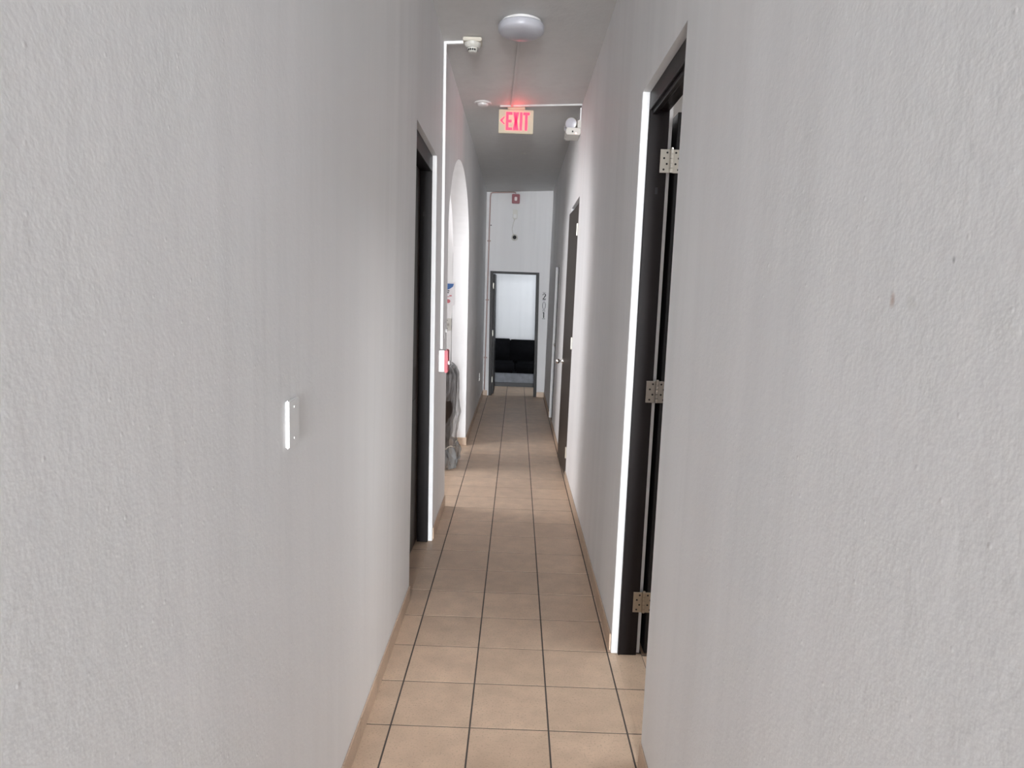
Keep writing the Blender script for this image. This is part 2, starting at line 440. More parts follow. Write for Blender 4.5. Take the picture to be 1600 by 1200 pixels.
# ------------------------------------------------------------------ baseboards of single tiles
def baseboard(name, runs, label):
    """runs: (axis, a0, a1, wall coordinate, direction into the hall, warp)"""
    bm = bmesh.new()
    for ax, a0, a1, wc, d, wf in runs:
        lo, hi = sorted((wc, wc + d * 0.003))
        bb = bmesh.new()
        if ax == 'y': box(bb, lo, hi, a0, a1, 0, 0.078)
        else: box(bb, a0, a1, lo, hi, 0, 0.078)
        if wf:
            for v in bb.verts: wf(v.co)
        me = bpy.data.meshes.new('t'); bb.to_mesh(me); bb.free(); bm.from_mesh(me)
    o = struct(put(name, bm, M['grout2']), label, 'baseboard')
    for ax, a0, a1, wc, d, wf in runs:
        n = max(1, round((a1 - a0) / 0.293)); st = (a1 - a0) / n
        for k in range(n):
            p, q = a0 + k * st + 0.0015, a0 + (k + 1) * st - 0.0015
            lo, hi = sorted((wc + d * 0.001, wc + d * 0.007))
            b = BOX(lo, hi, p, q, 0.001, 0.081) if ax == 'y' else BOX(p, q, lo, hi, 0.001, 0.081)
            put('tile', b, M['base'], o, warpf=wf, bevel=0.0012, seg=1)
    return o
baseboard('baseboard_left', [('y', 0.3, 3.43, XL, 1, WL), ('y', 4.33, 5.06, XL, 1, WL), ('x', -0.9, XL + 0.012, 7.18, -1, WL), ('y', 7.18, YE - 0.012, XL, 1, WL)],
          'beige tile skirting along the left wall')
baseboard('baseboard_right', [('y', 0.3, 2.22, XR, -1, WR), ('y', 2.99, 5.92, XR, -1, WR), ('y', 6.80, 8.35, XR, -1, WR), ('y', 9.05, YE - 0.012, XR, -1, WR)],
          'beige tile skirting along the right wall')
baseboard('baseboard_end', [('x', DX1 + 0.005, XR - 0.012, YE, -1, None), ('x', XL + 0.012, DX0 - 0.005, YE, -1, None)], 'beige tile skirting beside the end door')

# ------------------------------------------------------------------ doors
def hinge(par, x, y, z, m, hh=0.094, wf=None):
    """butt hinge opened flat, leaves facing -Y, pin at x"""
    h = put('hinge', BOX(x - 0.046, x - 0.006, y - 0.003, y, z - hh / 2, z + hh / 2), m, par, bevel=0.0008, seg=1)
    put('hinge_leaf', BOX(x + 0.006, x + 0.044, y - 0.003, y, z - hh / 2, z + hh / 2), m, h, bevel=0.0008, seg=1)
    for k in range(5):
        bm = bmesh.new(); z0 = z - hh / 2 + k * hh / 5
        lathe(bm, [(0, 0.0008), (0.0075, 0.0008), (0.0075, hh / 5 - 0.0008), (0, hh / 5 - 0.0008)], (x, y - 0.004, z0), (0, 0, 1), 12)
        put('knuckle', bm, m, h, smooth=False)
    bm = bmesh.new(); lathe(bm, [(0, hh / 2), (0.0075, hh / 2), (0.006, hh / 2 + 0.006), (0, hh / 2 + 0.008)], (x, y - 0.004, z), (0, 0, 1), 12)
    put('pin', bm, m, h)
    for s in (-1, 1):
        for k in range(4):
            bm = bmesh.new()
            dx = (0.030 if k % 2 else 0.018) * s
            lathe(bm, [(0.0042, 0.0), (0.0042, 0.0008), (0, 0.0012)], (x + dx, y - 0.003, z + hh * (0.36 - 0.24 * k)), (0, -1, 0), 10)
            put('screw', bm, M['hole'], h)
    return h
# door_1: open door in the right wall
d1 = struct(root('door_1', (XR + 0.06, 2.98, 0)), 'dark wood door folded wide open in the nearest right doorway', 'door')
JX0, JX1 = XR + 0.029, XR + 0.112
put('jamb', BOX(JX0, JX1, 2.955, 2.979, 0, 2.44), M['wood_dark'], d1, bevel=0.002, seg=1)
put('jamb', BOX(JX0, JX1, 2.221, 2.245, 0, 2.44), M['wood_dark'], d1, bevel=0.002, seg=1)
put('frame_head', BOX(JX0, JX1, 2.245, 2.955, 2.366, 2.439), M['wood_dark'], d1, bevel=0.002, seg=1)
put('door_stop', BOX(JX0 + 0.012, JX0 + 0.032, 2.245, 2.955, 2.350, 2.367), M['wood_dark'], d1, bevel=0.002, seg=1)
put('door_stop', BOX(JX0 + 0.002, JX0 + 0.006, 2.951, 2.956, 0, 2.335), M['wood_dark'], d1)
leaf = put('door_leaf', BOX(JX1 + 0.034, JX1 + 0.074, 2.953, 3.66, 0.012, 2.362), M['wood_black'], d1, bevel=0.002, seg=1)
for z, mm in ((2.166, 'steel'), (1.205, 'steel_refl_brown'), (0.254, 'steel_refl_tan')):
    hinge(d1, JX1 + 0.017, 2.9535, z, M[mm])
bm = bmesh.new(); lathe(bm, [(0, 0.09), (0.02, 0.088), (0.028, 0.07), (0.022, 0.05), (0.01, 0.045), (0.012, 0.01), (0.03, 0.006), (0.03, 0.0)], (JX1 + 0.074, 3.60, 1.0), (1, 0, 0), 20)
put('door_knob', bm, M['chrome'], leaf, smooth=True)
bm = bmesh.new(); prism(bm, [(JX0 + 0.042, 2.033), (JX0 + 0.052, 2.033), (JX0 + 0.052, 2.06), (JX0 + 0.042, 2.06)], 'y', 2.9535, 2.9555)
put('screw_plate', bm, M['black'], d1)
# door_2: closed dark door in the left wall
d2 = struct(root('door_2', (XL - 0.1, 3.88, 0)), 'dark closed door recessed in the left wall before the archway', 'door')
put('jamb', BOX(-0.605, -0.534, 4.285, 4.319, 0, 2.41), M['wood_dark'], d2, bevel=0.002, seg=1, warpf=WL)
put('jamb', BOX(-0.605, -0.534, 3.431, 3.465, 0, 2.41), M['wood_dark'], d2, bevel=0.002, seg=1, warpf=WL)
put('frame_head', BOX(-0.605, -0.534, 3.465, 4.285, 2.315, 2.409), M['wood_dark'], d2, bevel=0.002, seg=1, warpf=WL)
lf = put('door_leaf', BOX(-0.645, -0.605, 3.445, 4.305, 0.012, 2.34), M['wood_brown'], d2, bevel=0.002, seg=1, warpf=WL)
for z0, z1 in ((0.2, 0.95), (1.15, 2.2)):
    for a, b in ((3.56, 3.83), (3.92, 4.19)):
        put('panel', BOX(-0.606, -0.6015, a, b, z0, z1), M['wood_brown'], lf, bevel=0.004, seg=1, warpf=WL)
bm = bmesh.new(); lathe(bm, [(0.026, 0.0), (0.026, 0.005), (0.010, 0.010), (0.010, 0.03), (0.022, 0.036), (0.024, 0.05), (0.016, 0.058), (0, 0.06)], (-0.605, 3.52, 1.0), (1, 0, 0), 20)
put('door_knob', bm, M['chrome'], lf, smooth=True, warpf=WL)
put('strike_plate', BOX(-0.57, -0.55, 3.464, 3.467, 0.96, 1.06), M['steel'], d2)
put('latch', BOX(-0.585, -0.579, 4.281, 4.286, 2.05, 2.075), M['black'], d2, warpf=WL)
# door_3: brown door standing ajar, right wall
d3 = struct(root('door_3', (XR + 0.03, 5.94, 0)), 'brown wooden door with a silver knob, slightly ajar in the right wall', 'door')
put('jamb', BOX(XR + 0.045, XP, 6.765, 6.799, 0, 2.43), M['wood_brown'], d3, bevel=0.002, seg=1, warpf=WR)
put('jamb', BOX(XR + 0.03, XP, 5.921, 5.955, 0, 2.43), M['wood_brown'], d3, bevel=0.002, seg=1, warpf=WR)
put('frame_head', BOX(XR + 0.03, XP, 5.955, 6.765, 2.385, 2.429), M['wood_brown'], d3, bevel=0.002, seg=1, warpf=WR)
hy, hx = 5.955, XR + 0.004
def ajar(bm, ang=0.030):
    bmesh.ops.rotate(bm, verts=bm.verts, cent=(hx, hy, 0), matrix=Matrix.Rotation(ang, 3, 'Z')); return bm
lf3 = put('door_leaf', ajar(BOX(hx, hx + 0.038, hy + 0.003, 6.755, 0.012, 2.375)), M['wood_brown'], d3, bevel=0.002, seg=1, warpf=WR)
bm = bmesh.new(); lathe(bm, [(0.030, 0.0), (0.030, 0.005), (0.011, 0.010), (0.011, 0.032), (0.022, 0.038), (0.027, 0.052), (0.022, 0.066), (0, 0.070)], (hx, 6.68, 0.975), (-1, 0, 0), 24)
put('door_knob', ajar(bm), M['chrome'], lf3, smooth=True, warpf=WR)
for z in (2.16, 1.2, 0.24):
    bm = bmesh.new(); lathe(bm, [(0, -0.05), (0.008, -0.05), (0.008, 0.05), (0, 0.05)], (hx - 0.006, hy - 0.004, z), (0, 0, 1), 12)
    box(bm, hx - 0.003, hx, hy - 0.034, hy + 0.03, z - 0.047, z + 0.047)
    put('hinge', bm, M['steel'], d3, warpf=WR)
# door_4: closed door further on
d4 = struct(root('door_4', (XR + 0.03, 8.7, 0)), 'narrow dark framed door in the far part of the right wall', 'door')
put('jamb', BOX(XR + 0.032, XR + 0.085, 9.018, 9.049, 0, 1.965), M['wood_dark'], d4, bevel=0.002, seg=1, warpf=WR)
put('jamb', BOX(XR + 0.032, XR + 0.085, 8.351, 8.382, 0, 1.965), M['wood_dark'], d4, bevel=0.002, seg=1, warpf=WR)
put('frame_head', BOX(XR + 0.032, XR + 0.085, 8.382, 9.018, 1.925, 1.964), M['wood_dark'], d4, bevel=0.002, seg=1, warpf=WR)
lf4 = put('door_leaf', BOX(XR + 0.07, XR + 0.108, 8.37, 9.03, 0.01, 1.93), M['wood_brown'], d4, bevel=0.002, seg=1, warpf=WR)
bm = bmesh.new(); lathe(bm, [(0.026, 0.0), (0.026, 0.005), (0.010, 0.010), (0.010, 0.03), (0.022, 0.036), (0.022, 0.05), (0, 0.058)], (XR + 0.07, 8.96, 0.97), (-1, 0, 0), 20)
put('door_knob', bm, M['chrome'], lf4, smooth=True, warpf=WR)
# door_5: open door at the end of the hall
d5 = struct(root('door_5', (-0.04, YE + 0.06, 0)), 'black framed door at the end of the hallway, swung open into the room', 'door')
put('jamb', BOX(DX0 + 0.001, DX0 + 0.048, YE - 0.008, YE + 0.119, 0, DZ), M['wood_dark'], d5, bevel=0.002, seg=1, warpf=WE)
put('jamb', BOX(DX1 - 0.048, DX1 - 0.001, YE - 0.008, YE + 0.119, 0, DZ), M['wood_dark'], d5, bevel=0.002, seg=1, warpf=WE)
put('frame_head', BOX(DX0 + 0.048, DX1 - 0.048, YE - 0.008, YE + 0.119, DZ - 0.034, DZ - 0.001), M['wood_dark'], d5, bevel=0.002, seg=1, warpf=WE)
lf5 = put('door_leaf', BOX(DX0 + 0.038, DX0 + 0.076, YE + 0.135, YE + 0.78, 0.012, DZ - 0.04), M['wood_black'], d5, bevel=0.002, seg=1, warpf=WE)
for z in (1.72, 0.98, 0.24):
    h = put('hinge', BOX(DX0 + 0.048, DX0 + 0.051, YE + 0.085, YE + 0.118, z - 0.045, z + 0.045), M['steel'], d5, warpf=WE)
    bm = bmesh.new(); lathe(bm, [(0, -0.045), (0.008, -0.045), (0.008, 0.045), (0, 0.045)], (DX0 + 0.050, YE + 0.127, z), (0, 0, 1), 12)
    put('knuckle', bm, M['steel'], h, warpf=WE)
bm = bmesh.new(); lathe(bm, [(0.026, 0.0), (0.026, 0.005), (0.010, 0.010), (0.010, 0.03), (0.022, 0.036), (0.022, 0.05), (0, 0.058)], (DX0 + 0.038, YE + 0.72, 0.97), (-1, 0, 0), 20)
put('door_knob', bm, M['chrome'], lf5, smooth=True, warpf=WE)

# ------------------------------------------------------------------ ceiling fixtures
lx, ly = -0.035, 4.32
cl = tag(root('ceiling_light', (lx, ly, cz(lx))), 'round white frosted ceiling light, switched off', 'ceiling light')
bm = bmesh.new(); lathe(bm, [(0.0, 0.0), (0.120, 0.0), (0.120, 0.020), (0.112, 0.026), (0, 0.026)], (lx, ly, cz(lx)), (0, 0, -1), 48)
put('base_ring', bm, M['plastic'], cl, smooth=False)
bm = bmesh.new()
prof = [(0.110, 0.018), (0.133, 0.018), (0.136, 0.024), (0.136, 0.050)] + [(0.136 * math.cos(a), 0.050 + 0.038 * math.sin(a)) for a in [math.pi / 2 * k / 8 for k in range(1, 9)]]
prof[-1] = (0, prof[-1][1])
lathe(bm, prof, (lx, ly, cz(lx)), (0, 0, -1), 48)
put('dome', bm, M['dome'], cl, smooth=True)

# raceways
def strip(bm, pts, wdt, h, zf):
    """flat raceway on the ceiling"""
    for (x0, y0), (x1, y1) in zip(pts, pts[1:]):
        d = Vector((x1 - x0, y1 - y0)).normalized(); nx, ny = -d.y * wdt / 2, d.x * wdt / 2
        vs = []
        for dz in (-h, 0.0):
            for sx, sy, t in ((x0, y0, 1), (x0, y0, -1), (x1, y1, -1), (x1, y1, 1)):
                vs.append(bm.verts.new((sx + nx * t, sy + ny * t, zf(sx) + dz)))
        for f in ((0, 1, 2, 3), (7, 6, 5, 4), (0, 4, 5, 1), (1, 5, 6, 2), (2, 6, 7, 3), (3, 7, 4, 0)): bm.faces.new([vs[i] for i in f])
bm = bmesh.new(); strip(bm, [(-0.040, 4.47), (-0.104, 6.118)], 0.020, 0.013, cz)
tag(put('wire_raceway', bm, M['race_grey'], loc=(-0.04, 4.47, cz(-0.04))), 'slim white cable raceway along the ceiling from round light to exit sign', 'raceway')
wr = tag(root('wire_raceway', (0.47, 6.13, 3.2)), 'slim white cable raceway across the ceiling from exit sign to emergency light', 'raceway')
bm = bmesh.new(); strip(bm, [(-0.205, 6.13), (XR + 0.006, 6.13)], 0.020, 0.013, cz); put('ceiling_run', bm, M['race_grey'], wr)
put('wall_run', BOX(XR - 0.010, XR + 0.004, 6.195, 6.213, 3.104, 3.205), M['race'], wr, warpf=WR)

# exit sign
ex, ey = -0.066, 6.165
es = tag(root('exit_sign', (ex, ey, cz(ex))), 'lit exit sign with red letters and left arrow hanging from the ceiling', 'exit sign')
put('canopy', BOX(ex - 0.075, ex + 0.075, ey - 0.02, ey + 0.04, 3.160, cz(ex - 0.075)), M['signface'], es, bevel=0.003, seg=1)
z0, z1 = 2.966, 3.160
put('panel', BOX(ex - 0.148, ex + 0.148, ey - 0.012, ey + 0.018, z0, z1), M['signface'], es, bevel=0.004)
def rect(x0, x1, a, b): return [(x0, a), (x1, a), (x1, b), (x0, b)]
def put_letter(name, polys):
    bm = bmesh.new()
    for p in polys: prism(bm, p, 'y', ey - 0.0165, ey - 0.012)
    put(name, bm, M['red_led'], es)
zb, zt = 2.990, 3.138; st = 0.021; H = zt - zb
def X(u): return ex - 0.148 + u
put_letter('letter_e', [rect(X(.062), X(.062) + st, zb, zt), rect(X(.083), X(.116), zt - st, zt), rect(X(.083), X(.110), zb + H / 2 - st / 2, zb + H / 2 + st / 2), rect(X(.083), X(.116), zb, zb + st)])
a, b = X(.122), X(.172); mx = (a + b) / 2; mz = (zb + zt) / 2; q = 0.023
put_letter('letter_x', [[(a, zt), (a + q, zt), (mx + q / 2, mz), (mx - q / 2, mz)], [(b - q, zt), (b, zt), (mx + q / 2, mz), (mx - q / 2, mz)],
                        [(a, zb), (a + q, zb), (mx + q / 2, mz), (mx - q / 2, mz)], [(b - q, zb), (b, zb), (mx + q / 2, mz), (mx - q / 2, mz)]])
put_letter('letter_i', [rect(X(.180), X(.201), zb, zt)])
put_letter('letter_t', [rect(X(.208), X(.262), zt - st, zt), rect(X(.2245), X(.2455), zb, zt - st)])
c0 = X(.012)
put_letter('arrow', [[(c0, mz + .004), (c0 + .030, mz + .034), (c0 + .042, mz + .034), (c0 + .018, mz + .004)], [(c0, mz + .004), (c0 + .018, mz + .004), (c0 + .042, mz - .026), (c0 + .030, mz - .026)]])
l = bpy.data.lights.new('exit_sign_lamp', 'POINT'); l.energy = 0.16; l.color = (1, 0.10, 0.10); l.shadow_soft_size = 0.05
lo = bpy.data.objects.new('exit_sign_lamp', l); C.objects.link(lo); lo.location = (ex + 0.01, ey - 0.085, 3.115)

# smoke detectors
sx, sy = -0.338, 4.585
sd = tag(root('smoke_detector', (sx, sy, cz(sx))), 'cream stepped smoke detector fed by the raceway beside the ceiling light', 'smoke detector')
put('base_box', BOX(sx - 0.058, sx + 0.058, sy - 0.055, sy + 0.055, cz(sx) - 0.026, cz(sx - 0.06)), M['cream'], sd, bevel=0.004)
bm = bmesh.new(); lathe(bm, [(0, 0.024), (0.054, 0.024), (0.050, 0.040), (0.040, 0.054), (0, 0.054)], (sx, sy, cz(sx)), (0, 0, -1), 32)
bd = put('body', bm, M['ivory'], sd)
bm = bmesh.new(); lathe(bm, [(0, 0.054), (0.034, 0.054), (0.030, 0.074), (0.022, 0.080), (0, 0.081)], (sx, sy, cz(sx)), (0, 0, -1), 32)
cp = put('sensor_cap', bm, M['ivory'], bd)
for a in (-110, -85, -60, -135, 0, 60, 120, 180):
    t = math.radians(a); bm = bmesh.new()
    lathe(bm, [(0, 0), (0.006, 0), (0.006, 0.002), (0, 0.002)], (sx + 0.031 * math.cos(t), sy + 0.031 * math.sin(t), cz(sx) - 0.068), (math.cos(t), math.sin(t), 0), 10)
    put('vent', bm, M['hole'], sd)
sx2, sy2 = -0.345, 6.02
s2 = tag(root('smoke_detector', (sx2, sy2, cz(sx2))), 'low round white ceiling detector to the left of the exit sign', 'smoke detector')
bm = bmesh.new(); lathe(bm, [(0, 0), (0.070, 0), (0.072, 0.008), (0.066, 0.014), (0, 0.014)], (sx2, sy2, cz(sx2)), (0, 0, -1), 40); put('base_plate', bm, M['plastic'], s2)
bm = bmesh.new(); lathe(bm, [(0, 0.014), (0.046, 0.014), (0.044, 0.026), (0.030, 0.032), (0, 0.033)], (sx2, sy2, cz(sx2)), (0, 0, -1), 32); put('body', bm, M['plastic'], s2)
# raceway from the pull station to the first detector
pw = tag(root('wire_raceway', (XL, 4.62, 1.2)), 'white cable raceway up the left wall from alarm pull station to smoke detector', 'raceway')
PY = 4.65
bm = bmesh.new(); box(bm, XL - 0.004, XL + 0.016, PY - 0.011, PY + 0.011, 1.218, 3.165)
for v in bm.verts:
    if v.co.z > 2: v.co.y -= 0.03
put('wall_run', bm, M['race'], pw, warpf=WL)
bm = bmesh.new(); strip(bm, [(XL - 0.015, PY - 0.03), (sx - 0.056, PY - 0.035)], 0.02, 0.016, cz); put('ceiling_run', bm, M['race'], pw)
# little ceiling hole
bm = bmesh.new(); lathe(bm, [(0, 0.0), (0.03, 0.0), (0.026, 0.006), (0, 0.007)], (0.012, 8.1, cz(0.012) - 0.0125), (0, 0, -1), 20)
tag(put('ceiling_plug', bm, M['ivory'], loc=(0.012, 8.1, cz(0))), 'tiny round plug on the ceiling beyond the exit sign', 'ceiling plug')

# emergency light on the right wall
em = tag(root('emergency_light', (XR, 6.25, 2.96)), 'white twin-head emergency light high on the right wall', 'emergency light')
put('housing', BOX(XR - 0.125, XR + 0.004, 6.17, 6.42, 2.978, 3.035), M['ivory'], em, bevel=0.008, warpf=WR)
put('back_plate', BOX(XR - 0.03, XR + 0.006, 6.17, 6.42, 3.03, 3.10), M['ivory'], em, bevel=0.006, warpf=WR)
for yy in (6.21, 6.37):
    bm = bmesh.new()
    lathe(bm, [(0, 0), (0.030, 0.0), (0.046, 0.03), (0.050, 0.055), (0.046, 0.058)], (XR - 0.065, yy + 0.03, 3.075), (-0.25, -1, -0.1), 28)
    hd = put('lamp_head', bm, M['ivory'], em, smooth=True)
    bm = bmesh.new(); lathe(bm, [(0.047, 0.056), (0.03, 0.060), (0, 0.062)], (XR - 0.065, yy + 0.03, 3.075), (-0.25, -1, -0.1), 28)
    put('lens', bm, M['dome'], hd, smooth=True)
    bm = bmesh.new(); tube(bm, [(XR - 0.05, yy + 0.03, 3.03), (XR - 0.055, yy + 0.03, 3.06)], 0.012); put('swivel', bm, M['ivory'], em)
put('test_button', BOX(XR - 0.075, XR - 0.063, 6.167, 6.171, 2.995, 3.008), M['hole'], em, warpf=WR)
bm = bmesh.new(); lathe(bm, [(0.005, 0), (0.004, 0.004), (0, 0.005)], (XR - 0.04, 6.17, 2.988), (0, -1, 0), 12)
put('indicator', bm, M['led'], em, warpf=WR)

# ------------------------------------------------------------------ left wall fittings
sp = tag(root('blank_wall_plate', (XL, 1.556, 1.29)), 'white blank wall plate with two screws on the near left wall', 'wall plate')
put('plate', BOX(XL, XL + 0.0085, 1.519, 1.593, 1.236, 1.347), M['plate'], sp, bevel=0.003)
for z in (1.328, 1.256):
    bm = bmesh.new(); lathe(bm, [(0.0035, 0), (0.003, 0.0015), (0, 0.002)], (XL + 0.0085, 1.556, z), (1, 0, 0), 12); put('screw', bm, M['plastic'], sp)
ps = tag(root('pull_station', (XL, 4.62, 1.08)), 'red and white fire alarm pull station on the wall before the archway', 'fire alarm')
put('back_box', BOX(XL - 0.002, XL + 0.036, 4.565, 4.675, 1.072, 1.214), M['plastic'], ps, bevel=0.003, warpf=WL)
put('cover', BOX(XL + 0.036, XL + 0.058, 4.562, 4.678, 1.066, 1.218), M['red'], ps, bevel=0.005, warpf=WL)
put('pull_handle', BOX(XL + 0.058, XL + 0.070, 4.58, 4.66, 1.12, 1.145), M['plastic'], ps, bevel=0.003, warpf=WL)
wp = tag(root('switch_plate', (XL, 4.90, 1.33)), 'slim white switch plate just above the red alarm pull station', 'switch plate')
put('plate', BOX(XL - 0.001, XL + 0.006, 4.865, 4.94, 1.27, 1.385), M['plastic'], wp, bevel=0.002, warpf=WL)
put('switch', BOX(XL + 0.006, XL + 0.016, 4.898, 4.908, 1.315, 1.34), M['plastic'], wp, bevel=0.002, warpf=WL)
ol = tag(root('outlet', (XL, 9.76, 0.42)), 'white wall outlet low on the far left wall', 'outlet')
put('plate', BOX(XL - 0.001, XL + 0.007, 9.72, 9.80, 0.365, 0.48), M['plastic'], ol, bevel=0.002, warpf=WL)
for z in (0.397, 0.448):
    bm = bmesh.new(); lathe(bm, [(0.017, 0), (0.016, 0.003), (0, 0.003)], (XL + 0.007, 9.76, z), (1, 0, 0), 16); put('socket', bm, M['ivory'], ol, warpf=WL)

# ------------------------------------------------------------------ end wall fittings
hs = tag(root('horn_strobe', (-0.077, YE, 3.04)), 'small dark red alarm strobe high on the end wall', 'alarm strobe')
put('housing', BOX(-0.138, -0.016, YE - 0.045, YE, 2.972, 3.112), M['darkred'], hs, bevel=0.008)
put('lens', BOX(-0.097, -0.057, YE - 0.062, YE - 0.045, 3.01, 3.068), M['lens'], hs, bevel=0.006)
bx_ = tag(root('sensor_box', (-0.079, YE, 2.81)), 'small white sensor box on the end wall between strobe and camera', 'sensor')
put('housing', BOX(-0.116, -0.044, YE - 0.028, YE, 2.74, 2.885), M['ivory'], bx_, bevel=0.008)
put('cover', BOX(-0.106, -0.054, YE - 0.034, YE - 0.028, 2.755, 2.815), M['plastic'], bx_, bevel=0.003)
bm = bmesh.new(); tube(bm, [(-0.082, YE - 0.006, 2.745), (-0.10, YE - 0.006, 2.69), (-0.118, YE - 0.006, 2.60), (-0.105, YE - 0.006, 2.53), (-0.085, YE - 0.006, 2.49)], 0.0045, 8)
put('cable', bm, M['ivory'], bx_, smooth=True)
dc = tag(root('dome_camera', (-0.076, YE, 2.465)), 'tiny white security camera with black lens above the end door', 'camera')
bm = bmesh.new(); lathe(bm, [(0, 0), (0.050, 0), (0.050, 0.018), (0.042, 0.030), (0.028, 0.034)], (-0.076, YE, 2.465), (0, -1, 0), 28); put('housing', bm, M['ivory'], dc, smooth=False)
bm = bmesh.new(); lathe(bm, [(0.029, 0.033), (0.026, 0.046), (0.014, 0.054), (0, 0.056)], (-0.076, YE, 2.465), (0, -1, 0), 24); put('lens', bm, M['black'], dc, smooth=True)
cd = tag(root('conduit', (-0.465, YE, 0)), 'thin stained conduit up the left edge of the end wall to the strobe', 'conduit')
bm = bmesh.new()
tube(bm, [(-0.470, YE - 0.0125, 0.085), (-0.468, YE - 0.0125, 1.2), (-0.466, YE - 0.0125, 3.06), (-0.458, YE - 0.0125, 3.112), (-0.435, YE - 0.0125, 3.125), (-0.13, YE - 0.0125, 3.140), (-0.095, YE - 0.0125, 3.137), (-0.079, YE - 0.0125, 3.126)], 0.010, 10)
put('pipe', bm, M['rust'], cd, smooth=True)
for z in (0.6, 1.5, 2.4):
    put('strap', BOX(-0.492, -0.442, YE - 0.024, YE - 0.001, z - 0.01, z + 0.01), M['rust'], cd)
bm = bmesh.new(); lathe(bm, [(0.009, 0), (0.008, 0.01), (0, 0.012)], (-0.443, YE, 2.637), (0, -1, 0), 12)
tag(put('wall_anchor', bm, M['black'], loc=(-0.443, YE, 2.637)), 'tiny black wall anchor beside the conduit on the end wall', 'wall anchor')
# house number 2 0 1, stacked
def stroke(bm, pts, y0, y1):
    """pts: (x, z, half width)"""
    n = len(pts); Lp, Rp = [], []
    for i, (x, z, hw) in enumerate(pts):
        a, b = pts[max(i - 1, 0)], pts[min(i + 1, n - 1)]
        d = Vector((b[0] - a[0], b[1] - a[1])).normalized()
        Lp.append((x - d.y * hw, z + d.x * hw)); Rp.append((x + d.y * hw, z - d.x * hw))
    for i in range(n - 1):
        prism(bm, [Lp[i], Lp[i + 1], Rp[i + 1], Rp[i]], 'y', y0, y1)
nx = 0.426
Y0, Y1 = YE - 0.010, YE
M['grey_print'] = mat('grey_numeral', (0.22, 0.22, 0.24), 0.5)
def numeral(label, zc, polys):
    r = tag(root('house_number', (nx, YE, zc)), label, 'numeral', 'stacked numerals by the end door')
    for nm, f, mm in polys:
        bm = bmesh.new(); f(bm); put(nm, bm, M[mm], r, warpf=WE)
def two(bm):
    zc = 1.580
    pts = [(nx - .021, zc + .020, .006)]
    for k in range(9):
        t = math.radians(165 - k * 26)
        pts.append((nx + .020 * math.cos(t), zc + .024 + .021 * math.sin(t), .004 + .0045 * min(k, 8) / 8))
    pts += [(nx - .002, zc - .018, .006), (nx - .020, zc - .036, .005)]
    stroke(bm, pts, Y0, Y1)
    stroke(bm, [(nx - .024, zc - .039, .007), (nx + .020, zc - .039, .007), (nx + .024, zc - .028, .004)], Y0, Y1)
def zero(bm):
    pts = []
    for k in range(25):
        t = 2 * math.pi * k / 24
        pts.append((nx + .021 * math.cos(t), 1.442 + .058 * math.sin(t), .003 + .003 * abs(math.cos(t))))
    stroke(bm, pts, Y0, Y1)
def one(bm):
    prism(bm, rect(nx - .008, nx + .008, 1.250, 1.340), 'y', Y0, Y1)
    prism(bm, [(nx - .008, 1.340), (nx - .020, 1.330), (nx - .018, 1.324), (nx - .008, 1.328)], 'y', Y0, Y1)
def bar(z): return lambda bm: prism(bm, rect(nx - .024, nx + .022, z - .0035, z + .0035), 'y', Y0, Y1)
numeral('black numeral 2 at the top of the stacked door number', 1.58, [('digit', two, 'black'), ('rule', bar(1.644), 'grey_print'), ('rule', bar(1.522), 'grey_print')])
numeral('grey outlined numeral 0 in the middle of the stacked door number', 1.44, [('digit', zero, 'grey_print'), ('rule', bar(1.372), 'grey_print')])
numeral('black numeral 1 at the bottom of the stacked door number', 1.29, [('digit', one, 'black'), ('rule', bar(1.356), 'grey_print'), ('rule', bar(1.238), 'black')])

# ------------------------------------------------------------------ lobby wall: poster and switch
LY = 7.18
po = tag(root('poster', (-0.75, LY, 1.58)), 'small white notice with blue and red print on the lobby wall', 'notice')
put('sheet', BOX(-0.86, -0.648, LY - 0.003, LY, 1.465, 1.70), M['paper'], po)
bm = bmesh.new(); prism(bm, [(-0.85, 1.685), (-0.655, 1.685), (-0.665, 1.655), (-0.70, 1.63), (-0.72, 1.622), (-0.85, 1.63)], 'y', LY - 0.0042, LY - 0.003); put('blue_print', bm, M['blue'], po)
bm = bmesh.new()
for a, b, c, d in ((-0.72, -0.70, 1.606, 1.616), (-0.725, -0.705, 1.588, 1.598)): prism(bm, rect(a, b, c, d), 'y', LY - 0.0042, LY - 0.003)
put('black_print', bm, M['black'], po)
bm = bmesh.new()
for a, b, c, d in ((-0.735, -0.70, 1.548, 1.554), (-0.70, -0.675, 1.556, 1.568)): prism(bm, rect(a, b, c, d), 'y', LY - 0.0042, LY - 0.003)
prism(bm, [(-0.712 + 0.024 * math.cos(t), 1.506 + 0.02 * math.sin(t)) for t in [2 * math.pi * k / 16 for k in range(16)]], 'y', LY - 0.0042, LY - 0.003)
put('red_print', bm, M['pinkred'], po)
lp = tag(root('switch_plate', (-0.715, LY, 1.27)), 'cream switch plate below the notice on the lobby wall', 'switch plate')
put('plate', BOX(-0.755, -0.672, LY - 0.006, LY, 1.205, 1.33), M['ivory'], lp, bevel=0.002)
put('switch', BOX(-0.72, -0.708, LY - 0.016, LY - 0.006, 1.255, 1.28), M['ivory'], lp, bevel=0.002)
for z in (1.225, 1.31):
    bm = bmesh.new(); lathe(bm, [(0.004, 0), (0.003, 0.0015), (0, 0.002)], (-0.714, LY - 0.006, z), (0, -1, 0), 10); put('screw', bm, M['hole'], lp)

